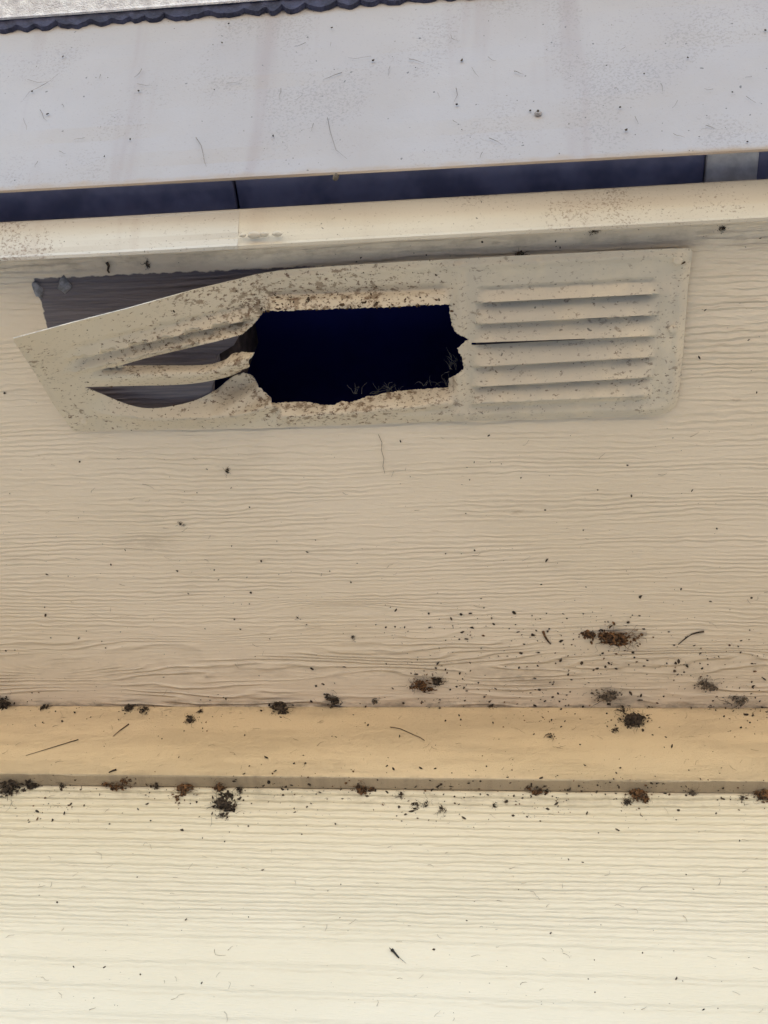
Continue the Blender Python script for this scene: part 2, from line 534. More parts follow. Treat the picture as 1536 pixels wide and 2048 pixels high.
for f_i, (dx, sc_) in enumerate(((0.0, 1.0), (0.006, 0.7), (0.014, 0.8), (-0.007, 0.5))):
    c_ = Vector(onz(508, 470, ZS - 0.0145)) + Vector((dx, 0.0, 0))
    lump_v = bmesh.ops.create_icosphere(bm, subdivisions=2, radius=1.0)['verts']
    for v_ in lump_v:
        k_ = 1 + 0.3 * mnoise.noise(v_.co * 2.5 + Vector((f_i, 0, 0)))
        v_.co = c_ + Vector((v_.co.x * 0.0042, v_.co.y * 0.0022, v_.co.z * 0.0013)) * (k_ * sc_)
me = bpy.data.meshes.new('sealant_smear')
bm.to_mesh(me)
bm.free()
tc = link('sealant_smear', me, m_trim, None, True)
for o in (ta, tb, tc):
    adopt(o, trim)

yb0 = float(onz(768, 407, ZS + 0.025)[1])
yb1 = float(onz(768, 330, ZS + 0.025)[1])
rec = bpy.data.objects.new('recessed_fascia', None)
COL.objects.link(rec)
rec.location = (0, yb0, ZS + 0.025)
tag(rec, 'board coloured with painted slot shade, set back in the slot between gutter and trim strip', 'fascia board')
bpy.context.view_layer.update()
jx = float(onz(474, 395, ZS + 0.025)[0])
px0 = float(onz(1408, 340, ZS + 0.025)[0])
px1 = float(onz(1512, 340, ZS + 0.025)[0])
for (a, b, dz, mt, nm_) in ((XL, jx - 0.0006, 0.0, m_slot_shade, 'board'), (jx + 0.0006, px0, 0.0025, m_slot_shade, 'board'),
                            (px0 + 0.0006, px1, -0.002, m_patch, 'filler_block'), (px1 + 0.0006, XR, 0.003, m_slot_shade, 'board')):
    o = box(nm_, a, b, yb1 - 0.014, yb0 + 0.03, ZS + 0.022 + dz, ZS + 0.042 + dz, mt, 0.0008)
    if nm_ == 'filler_block':
        o['label'] = 'paler grey block at the right end of the slot'
    adopt(o, rec)

# gutter face: leans outward, lower lip folded
gy, gz = float(onz(768, 341, ZS - 0.002)[1]), ZS - 0.002
tilt = math.radians(30)
dirv = (-math.sin(tilt), math.cos(tilt))
LEN = 0.0
for L in np.linspace(0.05, 0.4, 700):                   # length up the slope to where the photo shows the drip edge
    p = np.array([0, gy + dirv[0] * L, gz + dirv[1] * L]) - CAM
    c_ = p @ R
    row = 1024 + F * c_[1] / c_[2]
    if row < -17:
        LEN = L
        break
gp = [(gy + 0.0014, gz + 0.006), (gy + 0.0013, gz + 0.0008), (gy + 0.0008, gz - 0.0002), (gy - 0.0004, gz + 0.0003), (gy - 0.0010, gz + 0.0014)]
for k in range(1, 13):
    t = k / 12 * LEN
    gp.append((gy - 0.0006 + dirv[0] * t, gz + 0.0014 + dirv[1] * t))
gp += [(gy + dirv[0] * LEN + 0.012, gz + dirv[1] * LEN + 0.004), (gy - 0.004, gz + 0.02)]
gut = extrude_profile('gutter', gp, np.linspace(XL, XR, 300), m_gutter, True, 0.0008, 11.0)
tag(gut, 'wide lavender white gutter face leaning outward above the dark slot', 'gutter')
bpy.context.view_layer.update()

# roof edge: scalloped strip coloured as shade against the gutter, white drip edge outside it, corrugated roof sheet above
topy, topz = gy + dirv[0] * LEN, gz + dirv[1] * LEN
roof = empty('roof_edge_and_shade', (0, topy, topz), 'white drip edge with a strip of painted scalloped shade below it along the gutter top', 'roof edge')
v, fc = [], []
xs = np.linspace(XL, XR, 2600)
for i, x in enumerate(xs):
    ph = x / 0.0165 + 1.3 * mnoise.noise(Vector((x * 20, 0, 2)))
    sc = abs(math.sin(math.pi * ph)) ** 0.7
    big = 0.5 + 0.5 * mnoise.noise(Vector((x * 30, 4, 0)))
    drop = 0.0030 + 0.0040 * sc * (0.15 + 1.2 * big) + 0.0012 * mnoise.noise(Vector((x * 260, 1, 0)))
    py_ = topy - 0.0035 + 0.0016 * sc
    for (yy, zz) in ((py_ - 0.004, topz + 0.010), (py_ - 0.0042, topz + 0.002), (py_ + 0.0006 - dirv[0] * drop * 0.9 - 0.002, topz + 0.001 - dirv[1] * drop), (py_ + 0.0016 - dirv[0] * drop * 0.9, topz + 0.0014 - dirv[1] * drop), (py_ + 0.006, topz + 0.008)):
        v.append((x, yy, zz))
for i in range(len(xs) - 1):
    for k in range(4):
        a = i * 5 + k
        fc.append((a, a + 1, a + 6, a + 5))
sh = pyd('scallop_shade_strip', v, fc, m_scallop_shade)
adopt(sh, roof)
dp = [(topy - 0.0050, topz + 0.0012), (topy - 0.0056, topz - 0.0004), (topy - 0.0068, topz - 0.0006), (topy - 0.0078, topz + 0.0006),
      (topy - 0.034, topz + 0.016), (topy - 0.034, topz + 0.020), (topy - 0.006, topz + 0.012)]
d_ = extrude_profile('drip_edge', dp, np.linspace(XL, XR, 300), m_drip, True, 0.0006, 21.0)
adopt(d_, roof)
RS = math.tan(math.radians(16))
v, fc = [], []
xs = np.linspace(XL - 0.1, XR + 0.1, 900)
for x in xs:
    z = 0.008 * math.sin(2 * math.pi * x / 0.076)
    for yy in (topy - 0.045, 3.2, 6.4):
        hh = topz + 0.03 + (min(yy, 6.4 - yy + 2 * topy) - topy) * RS if yy > 3.3 else topz + 0.03 + (yy - topy) * RS
        v.append((x, yy, hh + z))
for i in range(len(xs) - 1):
    for k in range(2):
        a = i * 3 + k
        fc.append((a, a + 1, a + 4, a + 3))
rs = pyd('roof_sheet', v, fc, m_drip)
adopt(rs, roof)
sheet = box('attic_shade_sheet', XL, XR, ti - 0.002, 0.2, ZS + 0.07, ZS + 0.075, m_attic_shade)  # added sheet, its navy stands for the unlit attic
tag(sheet, 'added navy sheet standing for the attic shade seen through the torn hole in the vent', 'attic shade')
# closed sides and back keep the eave and rooms dark
for nm_, a in (('side_wall', (XL - 0.012, XL - 0.001, 0.0, 6.2, 0.0, ZS + 1.0)), ('side_wall', (XR + 0.001, XR + 0.012, 0.0, 6.2, 0.0, ZS + 1.0)),
               ('back_wall', (XL, XR, 6.19, 6.2, 0.0, ZS + 0.2))):
    o = box(nm_, *a, m_wall)
    o['kind'] = 'structure'
for xx in (XL - 0.011, XR + 0.001):
    o = pyd('eave_end', [(xx, yi0, ZS - 0.004), (xx, 0.0, ZS - 0.004), (xx, 0.0, ZS + 0.3), (xx, topy - 0.03, topz + 0.02), (xx, gy, gz)] +
            [(xx + 0.01, yi0, ZS - 0.004), (xx + 0.01, 0.0, ZS - 0.004), (xx + 0.01, 0.0, ZS + 0.3), (xx + 0.01, topy - 0.03, topz + 0.02), (xx + 0.01, gy, gz)],
            [(0, 1, 2, 3, 4), (9, 8, 7, 6, 5), (0, 1, 6, 5), (1, 2, 7, 6), (2, 3, 8, 7), (3, 4, 9, 8), (4, 0, 5, 9)], m_trim)
    o['kind'] = 'structure'

# ------------------------------------------------------------------ the torn vent
outl = [(27, 677), (142, 646), (255, 617), (383, 581), (470, 560), (516, 548), (560, 541), (644, 534), (805, 523.5), (1000, 513.5), (1035, 511.5), (1210, 503),
        (1340, 497.5), (1379, 496.5), (1384.5, 500), (1385, 506), (1376, 574), (1366, 712), (1356, 800), (1350, 814), (1338, 824), (1312, 831), (1200, 834.5), (1086, 837.5),
        (860, 844.5), (805, 846), (622, 852), (474, 856), (306, 859), (152, 863), (146, 862), (109, 812), (73, 751), (29, 684)]
void = [(529, 620), (553, 622.5), (600, 620), (659, 618), (768, 614), (840, 611), (899, 608.5), (900, 633), (904, 651), (914, 668), (937, 678.5), (914, 697), (925, 717),
        (928, 737), (914, 748), (898, 758), (896, 774.5), (852, 777.5), (805, 781), (761, 788), (732, 794), (702, 804.5), (684, 803), (668, 810), (650, 810),
        (615, 804.5), (586, 803), (558, 806), (543, 806), (541, 795), (517, 772), (505, 752), (487, 746), (465, 752), (427, 785), (379, 806), (303, 819), (255, 810), (204, 788),
        (168, 774), (255, 772), (365, 770), (419, 763), (470, 750), (499, 732), (497, 722), (508, 704), (463, 705), (457, 717), (430, 727), (394, 731), (328, 730.5),
        (255, 731), (233, 733.5), (292, 716), (365, 699), (437, 682), (483, 669), (498, 657), (517, 638)]
slot = [(943, 685.5), (1060, 681.5), (1170, 677.3), (1170, 678.6), (1060, 684), (943, 690.5)]
for _ in range(2):              # round the long slits, keep their ends and the ragged side sharp
    sm_ = []
    for i, p_ in enumerate(void):
        a_, b_ = void[i - 1], void[(i + 1) % len(void)]
        if p_[0] > 475 or p_ in ((168, 774), (233, 733.5)):
            sm_.append(p_)
        else:
            sm_ += [tuple(0.75 * p_[k] + 0.25 * a_[k] for k in (0, 1)), tuple(0.75 * p_[k] + 0.25 * b_[k] for k in (0, 1))]
    void = sm_
rg = random.Random(5)
outl_d = dens(outl, 6)
void_d = [(x + (rg.uniform(-1.25, 1.25) if x > 475 else 0.0), y + (rg.uniform(-1.25, 1.25) if x > 475 else 0.0)) for x, y in dens(void, 3.0)]
slot_d = dens(slot, 8)
L0, R0 = 943.0, 1317.0
LIPS = [((962, 574), (1297, 556)), ((946, 606), (1308, 588)), ((940, 648.5), (1326, 628.8)), ((942, 688), (1316, 671)), ((938, 734), (1316, 713)),
        ((942, 774), (1305, 754)), ((940, 809), (1303, 793))]


def lip_y(i, x):
    (xa, ya), (xb, yb) = LIPS[i]
    return ya + (yb - ya) * (x - xa) / (xb - xa)


def skew(t, yv):              # the panel's ends lean as the photo's perspective makes them
    k = (yv - 574) / 235.0
    a = 950 - 10 * k
    b = 1322 - 16 * k
    return a + (b - a) * t


louver_loops = []
for i in range(1, 7):
    ts = np.linspace(0, 1, 55)
    top = [(skew(t, lip_y(i - 1, 1100)), lip_y(i - 1, skew(t, lip_y(i - 1, 1100))) + (1.4 if i > 1 else 0)) for t in ts]
    bot = [(skew(t, lip_y(i, 1100)), lip_y(i, skew(t, lip_y(i, 1100)))) for t in ts]
    louver_loops.append(top + bot[::-1])
la_y = lambda x: 696 - (x - 127) * 0.239
lb_y = lambda x: 721 - (x - 138) * 0.226
crease_loops = []
xx_ = np.linspace(150, 498, 70)
crease_loops.append([(x, lb_y(x)) for x in xx_] + [(x, lb_y(x) + 1.5) for x in xx_[::-1]])
for i in range(1, 6):
    xa_, xb_ = skew(0.02, lip_y(i, 1100)), skew(0.98, lip_y(i, 1100))
    xx_ = np.linspace(xa_, xb_, 55)
    crease_loops.append([(x, lip_y(i, x) + 0.05) for x in xx_] + [(x, lip_y(i, x) + 1.35) for x in xx_[::-1]])
gx, gy_ = np.meshgrid(np.arange(30, 1386, 5.2), np.arange(498, 862, 4.6))
rs_ = np.random.RandomState(2)
pts = np.stack([gx.ravel() + rs_.uniform(-1, 1, gx.size), gy_.ravel() + rs_.uniform(-1, 1, gx.size)], -1)
keep = inpoly(pts[:, 0], pts[:, 1], outl) & ~inpoly(pts[:, 0], pts[:, 1], void)


def segdist(p, loop):
    loop = np.array(loop)
    a, b = loop, np.roll(loop, -1, 0)
    d = np.full(len(p), 1e9)
    for i in range(len(a)):
        ab = b[i] - a[i]
        t = np.clip(((p - a[i]) @ ab) / (ab @ ab + 1e-9), 0, 1)
        d = np.minimum(d, np.linalg.norm(p - (a[i] + t[:, None] * ab), axis=1))
    return d


keep &= segdist(pts, crease_loops[0]) > 1.8
keep &= (segdist(pts, outl) > 2.5) & (segdist(pts, void) > 2.2)
for lp in louver_loops:
    keep &= segdist(pts, lp[::4] + [lp[-1]]) > 1.8
pts = pts[keep]
V, T = cdt(pts, [outl_d, void_d, slot_d] + louver_loops + crease_loops[:1])
C = V[T].mean(1)
ok = inpoly(C[:, 0], C[:, 1], outl) & ~inpoly(C[:, 0], C[:, 1], void_d) & ~inpoly(C[:, 0], C[:, 1], slot_d)
T, C = T[ok], C[ok]

strip_poly = [(150, 748), (233, 733.5), (255, 731), (328, 729), (394, 729), (430, 725), (455, 715), (462, 700), (515, 698), (512, 740), (470, 754), (419, 766), (365, 772.5), (255, 774), (168, 775), (140, 772)]
flap_poly = [(140, 774), (168, 774), (204, 786), (255, 808), (303, 816), (379, 804), (427, 783), (465, 750), (487, 744), (507, 750), (520, 771), (545, 795), (545, 806), (556, 812), (500, 828), (430, 840), (306, 843), (200, 838), (150, 815)]


def sstep(a, b, x):
    t = np.clip((x - a) / (b - a), 0, 1)
    return t * t * (3 - 2 * t)


def interp(poly, x):
    return np.interp(x, [p[0] for p in poly], [p[1] for p in poly])


def height(p):
    """how far (m) each spot of the sheet stands below the soffit."""
    x, y = p[:, 0], p[:, 1]
    do = segdist(p, outl)
    dv = segdist(p, void)
    ytop = interp([(516, 548), (560, 541), (644, 534), (805, 523.5), (1000, 513.5), (1210, 503), (1385, 496)], x)
    ybot = interp([(146, 862), (306, 859), (474, 856), (622, 852), (805, 846), (1086, 837), (1312, 831), (1360, 826)], x)
    h = np.full(len(p), 0.0046)
    h += 0.0016 * sstep(60, 0, y - ytop) * (x > 480)                    # top flange bows off the board
    h -= 0.0013 * sstep(9, 0, np.minimum(np.maximum(ybot - y, 0), np.maximum(do, 0))) * (y > 700)
    h -= 0.0016 * sstep(8, 0, do) * (x > 1330) * (y > 520)
    # lowered field of stamped louvres, right panel
    for i in range(1, 7):
        a, b = lip_y(i - 1, x) + (1.0 if i > 1 else 0), lip_y(i, x) + 0.2
        t = (y - a) / (b - a)
        m = (t >= -0.0) & (t <= 1.0)
        xa, xb = skew(0, y), skew(1, y)
        tp = sstep(0, 18, x - xa) * sstep(0, 24, xb - x)
        rise = -0.0022 + 0.0062 * t
        if i == 1:
            rise = -0.0020 * sstep(0, 0.12, t) + 0.0060 * np.clip((t - 0.12) / 0.88, 0, 1)
        h = np.where(m, h + rise * tp, h)
    h += 0.0013 * np.exp(-((do - 15) / 6.0) ** 2) * (x > 530) * sstep(0, 30, 1400 - x)
    # ribs between the panels and beside the right ends
    h += 0.0024 * np.exp(-((x - 920 - 0.02 * (y - 600)) / 10) ** 2) * sstep(0, 20, y - ytop)
    h += 0.0012 * np.exp(-((x - 1336 + 0.05 * (y - 600)) / 12) ** 2) * sstep(560, 600, y) * sstep(815, 780, y)
    # centre panel, remains of its first and last louvre
    c = sstep(524, 548, x) * sstep(908, 880, x)
    e1 = 586 - (x - 540) * 0.037
    t = np.clip((y - e1) / 34.0, 0, 1)
    h += c * (y < 640) * (0.0066 * t ** 1.3 - 0.0026 * np.exp(-((y - e1 - 4) / 7) ** 2))
    e2 = interp([(480, 846), (560, 834), (700, 826), (800, 818), (900, 808)], x)
    inner = sstep(520, 560, x) * sstep(915, 895, x) * (y > 700)
    q = e2 - y
    h += inner * (0.0040 * np.exp(-(q / 6.0) ** 2) * (q < 0) + (q >= 0) * (0.0040 - 0.0105 * np.clip(q / 30.0, 0, 1.3) ** 1.1 + 0.0012 * np.sin(x / 17.0) * np.clip(q / 14, 0, 1)))
    # bend of the left third: everything above the fold line hangs away from the board
    yt2 = interp([(27, 677), (142, 646), (255, 617), (383, 581), (470, 560), (516, 548)], x)
    fa = np.clip((516 - x) / 489.0, 0, 1)
    fb_ = np.clip((862 - y) / (862 - yt2), 0, 1)
    fold = 0.058 * fa ** 1.05 * fb_ ** 1.15 * sstep(0, 14, 516 - x) ** 0.5
    flapz = (x < 545)
    h += fold * flapz
    # louvre bands on the bent part
    la = 696 - (x - 127) * 0.239
    lb = 721 - (x - 138) * 0.226
    lc = 742 - (x - 160) * 0.226
    tx = sstep(112, 170, x) * sstep(520, 476, x)
    ins = inpoly(x, y, strip_poly)
    inf = inpoly(x, y, flap_poly)
    bandA = (y > la) & (y <= lb) & (x < 520)
    bandB = (y > lb) & (y <= lc + 3) & (x < 520) & ~ins
    h += np.where(bandA, tx * 0.0060 * (np.clip((y - la) / (lb - la), 0, 1) ** 1.3 - 0.35), 0)
    h += np.where(bandB, tx * 0.0080 * (np.clip((y - lb) / (lc - lb), 0, 1) ** 1.2 - 0.45), 0)
    # torn strip: rounded, dips inward at mid length, tip curls out
    ya = interp([(150, 748), (233, 733), (328, 730), (394, 730), (430, 726), (460, 708), (510, 702)], x)
    yb = interp([(140, 773), (255, 773), (365, 771), (419, 764), (470, 751), (500, 735), (512, 728)], x)
    s = np.clip((y - ya) / (yb - ya), 0, 1)
    u = sstep(150, 240, x)
    hs = np.interp(x, [150, 250, 360, 430, 470, 510], [0.0175, 0.0125, 0.0085, 0.0080, 0.0105, 0.0150])
    hs = hs + 0.0092 * np.sin(np.pi * np.clip(s, 0, 1)) * np.interp(x, [150, 260, 520], [0.2, 1, 1.0])
    h = np.where(ins, h * (1 - u) + hs * u, h)
    # lower flap: curls out from its root along the bottom edge
    root = interp([(140, 800), (200, 828), (306, 842), (430, 838), (500, 828), (556, 812)], x)
    q = root - y
    uf = sstep(165, 235, x)
    top_ = np.interp(x, [165, 300, 430, 490, 545], [0.0150, 0.0125, 0.0125, 0.0120, 0.0075])
    slope = np.interp(x, [165, 300, 400, 470, 545], [0.006, 0.0085, 0.013, 0.016, 0.012])
    hf = top_ - slope * np.clip(q / 45.0, 0, 2.2) ** 1.0 + 0.0015 * np.sin(x / 12.0 + y / 8.0) * sstep(410, 470, x)
    hb = 0.0034 + (top_ - 0.0034) * np.exp(-np.clip(-q, 0, None) / 9.0)
    near = (q < 0) & (y > 770) & (x > 165) & (x < 556)
    h = np.where(inf & (q >= 0), h * (1 - uf) + hf * uf, h)
    h = np.where(near & ~ins, h * (1 - uf) + hb * uf, h)
    # soft dents, screw dimples, torn edges wander in and out
    for (sx, sy, sr, sa) in ((1350, 657, 9, 0.0022), (1356, 520, 11, 0.0016), (1076, 527, 9, 0.0014), (865, 540, 14, -0.0018), (168, 842, 10, 0.0016), (1340, 585, 22, 0.0018), (735, 560, 40, -0.0008)):
        h += sa * np.exp(-(((x - sx) / sr) ** 2 + ((y - sy) / sr) ** 2))
    for k in range(len(p)):
        n1 = mnoise.noise(Vector((x[k] / 55, y[k] / 45, 1.5)))
        n2 = mnoise.noise(Vector((x[k] / 13, y[k] / 11, 7.5)))
        rd = 1 - abs(mnoise.noise(Vector((x[k] / 24, y[k] / 16, 3.5))))
        tw = 0.08 + 0.92 * (x[k] > 440) * min(1.0, max(0.0, (x[k] - 440) / 40))
        h[k] += tw * 0.0042 * (rd - 0.75) * math.exp(-dv[k] / 14.0) * (0.35 + (x[k] < 560) * (y[k] > 730)) + 0.00055 * n1 + (0.00015 + tw * 0.0010 * math.exp(-dv[k] / 7.0)) * n2
    free = inpoly(x, y, hole_px)
    return np.where(free, np.maximum(h, -0.009), np.maximum(h, 0.0016))


H = height(V)
# the two sides of each louvre lip: upper side proud, lower side back at the sheet
W = onz(V[:, 0], V[:, 1], ZS)
dR = rays(V[:, 0], V[:, 1])
W = CAM + dR * (((ZS - H) - CAM[2]) / dR[:, 2])[:, None]

part = np.zeros(len(T), int)
for i, lp in enumerate(louver_loops):
    part[inpoly(C[:, 0], C[:, 1], lp)] = 10 + i
part[C[:, 0] < 517] = 1
part[inpoly(C[:, 0], C[:, 1], strip_poly) & (C[:, 0] > 175)] = 2
part[inpoly(C[:, 0], C[:, 1], flap_poly) & (C[:, 0] > 165)] = 3

vent = empty('soffit_vent', tuple(onz(710, 690, ZS)), 'cream sheet metal louvred vent torn open and bent down at its left end', 'vent')
names = {0: 'vent_plate', 1: 'bent_corner', 2: 'torn_strip', 3: 'curled_flap'}
labels = {1: 'left third of the plate bent down off the board', 2: 'narrow louvre strip torn loose at one end', 3: 'lower edge of the tear curled outward'}
e1_, e2_ = W[T[:, 1]] - W[T[:, 0]], W[T[:, 2]] - W[T[:, 0]]
fn = np.cross(e1_, e2_)
if fn[:, 2].sum() > 0:
    T = T[:, ::-1]
    fn = -fn
drop = np.zeros(len(T), bool)
drop |= inpoly(C[:, 0], C[:, 1], crease_loops[0])
for i in range(1, 6):
    ly = lip_y(i, C[:, 0])
    drop |= (C[:, 1] > ly + 0.02) & (C[:, 1] < ly + 1.38) & (C[:, 0] > skew(0.04, ly)) & (C[:, 0] < skew(0.96, ly))
VN = np.zeros_like(W)
for c_ in range(3):
    np.add.at(VN, T[~drop][:, c_], fn[~drop])
VN /= np.linalg.norm(VN, axis=1)[:, None] + 1e-12
edges_ = {}
for t in T:
    for a, b in ((t[0], t[1]), (t[1], t[2]), (t[2], t[0])):
        edges_[(int(a), int(b))] = 1
THK = 0.0006
for k in sorted(set(part)):
    tri = T[part == k]
    ids = np.unique(tri)
    mp = {int(q): i for i, q in enumerate(ids)}
    nv = len(ids)
    fs = [[mp[int(q)] for q in t] for t in tri]
    nfront = len(fs)
    dk = drop[part == k]
    fs += [[mp[int(q)] + nv for q in t[::-1]] for t in tri]
    for t in tri:
        for a, b in ((t[0], t[1]), (t[1], t[2]), (t[2], t[0])):
            if (int(b), int(a)) not in edges_:
                fs.append([mp[int(b)], mp[int(a)], mp[int(a)] + nv, mp[int(b)] + nv])
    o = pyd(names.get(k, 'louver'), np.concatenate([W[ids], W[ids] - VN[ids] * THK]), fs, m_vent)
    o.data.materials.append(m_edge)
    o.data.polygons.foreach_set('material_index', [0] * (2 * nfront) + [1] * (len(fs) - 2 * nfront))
    sm = [not q for q in dk] + [True] * nfront + [False] * (len(fs) - 2 * nfront)
    o.data.polygons.foreach_set('use_smooth', sm)
    ln = []
    for pi, pl in enumerate(o.data.polygons):
        for vi in pl.vertices:
            if pi < nfront and dk[pi]:
                ln.append((0.0, 0.0, 0.0))
            elif pi < nfront:
                ln.append(tuple(VN[ids[vi]]))
            elif pi < 2 * nfront:
                ln.append(tuple(-VN[ids[vi - nv]]))
            else:
                ln.append((0.0, 0.0, 0.0))
    o.data.normals_split_custom_set(ln)
    if k in labels:
        o['label'] = labels[k]
    adopt(o, vent)


# ------------------------------------------------------------------ small shape builders
def tube_mesh(bm, path, r0, r1=None, n=5):
    r1 = r0 if r1 is None else r1
    path = [Vector(p) for p in path]
    rings = []
    for i, p in enumerate(path):
        d = (path[min(i + 1, len(path) - 1)] - path[max(i - 1, 0)]).normalized()
        a = d.orthogonal().normalized()
        b = d.cross(a)
        r = r0 + (r1 - r0) * i / max(1, len(path) - 1)
        rings.append([bm.verts.new(p + (a * math.cos(2 * math.pi * k / n) + b * math.sin(2 * math.pi * k / n)) * r) for k in range(n)])
    for i in range(len(rings) - 1):
        for k in range(n):
            bm.faces.new((rings[i][k], rings[i][(k + 1) % n], rings[i + 1][(k + 1) % n], rings[i + 1][k]))
    bm.faces.new(rings[0][::-1])
    bm.faces.new(rings[-1])


def lump(bm, c, rx, ry, rz, rg, sub=1, rough=0.35):
    vs = bmesh.ops.create_icosphere(bm, subdivisions=sub, radius=1.0)['verts']
    rot = Matrix.Rotation(rg.uniform(0, 6.28), 3, Vector((rg.uniform(-1, 1), rg.uniform(-1, 1), rg.uniform(-1, 1))).normalized())
    for v_ in vs:
        k = 1 + rough * rg.uniform(-1, 1)
        q = rot @ Vector((v_.co.x * rx * k, v_.co.y * ry * k, v_.co.z * rz * k))
        v_.co = Vector(c) + q


def surf(px, py):
    """(point, outward normal) of the surface the photo shows at this pixel."""
    px_, py_ = float(px), float(py)
    fb = 1551 + 0.0098 * px_
    if py_ < 1411:
        return onz(px_, py_, ZS), np.array([0, 0, -1.0])
    if py_ < fb:
        return ony(px_, py_, YF), np.array([0, -1.0, 0])
    p = onz(px_, py_, ZFB)
    if p[1] < YW:
        return p, np.array([0, 0, -1.0])
    return ony(px_, py_, YW), np.array([0, -1.0, 0])


def frame(nrm):
    nrm = Vector(nrm)
    a = Vector((1, 0, 0))
    return a, nrm.cross(a), nrm


# ------------------------------------------------------------------ dirt that nobody could count: crumbs and fibres
def crumb_field(name, spots, mat, label, cat, rg):
    base = []
    for s_ in range(6):
        b = bmesh.new()
        lump(b, (0, 0, 0), 1, 1, 1, rg, 1, 0.4)
        b.verts.ensure_lookup_table()
        base.append(([tuple(q.co) for q in b.verts], [tuple(q.index for q in f_.verts) for f_ in b.faces]))
        b.free()
    v, fc = [], []
    for (px, py, r) in spots:
        p, nr = surf(px, py)
        a, b, c = frame(nr)
        vs, fs = base[rg.randrange(6)]
        th = rg.uniform(0, 6.28)
        sx, sy, sz = r * rg.uniform(0.6, 1.7), r * rg.uniform(0.5, 1.0), r * rg.uniform(0.4, 0.8)
        ofs = len(v)
        ct, st = math.cos(th), math.sin(th)
        for (x, y, z) in vs:
            X_, Y_ = x * sx, y * sy
            q = Vector(p) + a * (X_ * ct - Y_ * st) + b * (X_ * st + Y_ * ct) + c * (z * sz + sz * 0.5)
            v.append(q)
        fc += [tuple(i + ofs for i in q) for q in fs]
    o = pyd(name, v, fc, mat)
    return tag(o, label, cat, None, 'stuff')


def scatter(n, x0, x1, y0, y1, rmin, rmax, dens_f, rg):
    out = []
    while len(out) < n:
        x, y = rg.uniform(x0, x1), rg.uniform(y0, y1)
        if rg.random() < dens_f(x, y):
            out.append((x, y, rmin + (rmax - rmin) * rg.random() ** 3.0))
    return out


VENT_BOX = lambda x, y: 30 < x < 1385 and 530 < y < 862
rg = random.Random(21)


def clusters(n, rg, x0, x1, y0, y1):
    return [(rg.uniform(x0, x1), rg.uniform(y0, y1), rg.uniform(15, 60)) for _ in range(n)]


cl = clusters(26, rg, 780, 1536, 1230, 1420) + clusters(14, rg, 0, 1536, 1400, 1440) + clusters(26, rg, 0, 1536, 1555, 1625)


def d_low(x, y):
    k = 0.03 + 0.22 * math.exp(-((x - 1130) / 330) ** 2 - ((y - 1360) / 75) ** 2) + 0.14 * math.exp(-((y - 1412) / 14) ** 2) + 0.30 * math.exp(-((y - 1578) / 16) ** 2) + 0.10 * math.exp(-((y - 1610) / 40) ** 2)
    for (cx_, cy_, cr) in cl:
        k += 0.4 * math.exp(-((x - cx_) ** 2 + ((y - cy_) * 1.6) ** 2) / cr ** 2)
    return min(k, 1)


sp1 = scatter(1500, 0, 1536, 1120, 1690, 0.0002, 0.0013, d_low, rg)
sp2 = [s_ for s_ in scatter(420, 0, 1536, 440, 2040, 0.00018, 0.00085, lambda x, y: 0.0 if VENT_BOX(x, y) else 0.5 + 0.5 * (x > 700) * (y < 530), rg)]
crumb_field('debris_crumbs', sp1 + sp2, m_dark, 'dark crumbs of dirt speckled over soffit, trim board and siding', 'debris', rg)
sp3 = scatter(420, 0, 1536, 1230, 1640, 0.0002, 0.0010, d_low, rg)
crumb_field('debris_dust', sp3, m_rust, 'rusty brown crumbs speckled round the clumps on trim and soffit', 'debris', rg)

bm = bmesh.new()
for i in range(230):
    zone = rg.random()
    x = rg.uniform(0, 1536)
    y = rg.uniform(1420, 1540) if zone < 0.35 else (rg.uniform(1580, 1800) if zone < 0.6 else (rg.uniform(870, 1400) if zone < 0.85 else rg.uniform(1800, 2040)))
    if VENT_BOX(x, y):
        continue
    p, nr = surf(x, y)
    a, b, c = frame(nr)
    th = rg.gauss(0, 0.7)
    L = rg.uniform(0.0015, 0.007) * (1.8 if rg.random() < 0.12 else 1)
    path, q = [], Vector(p) + c * 0.0002
    for k in range(6):
        path.append(tuple(q + c * 0.0004 * math.sin(k * 0.6)))
        th += rg.gauss(0, 0.35)
        q = q + (a * math.cos(th) + b * math.sin(th)) * (L / 5)
    tube_mesh(bm, path, rg.uniform(0.00007, 0.00016), 0.00006, 3)
me = bpy.data.meshes.new('debris_fibres')
bm.to_mesh(me)
bm.free()
tag(link('debris_fibres', me, m_hair), 'fine brown fibres and scratches of grass stuck to the painted boards', 'debris', None, 'stuff')

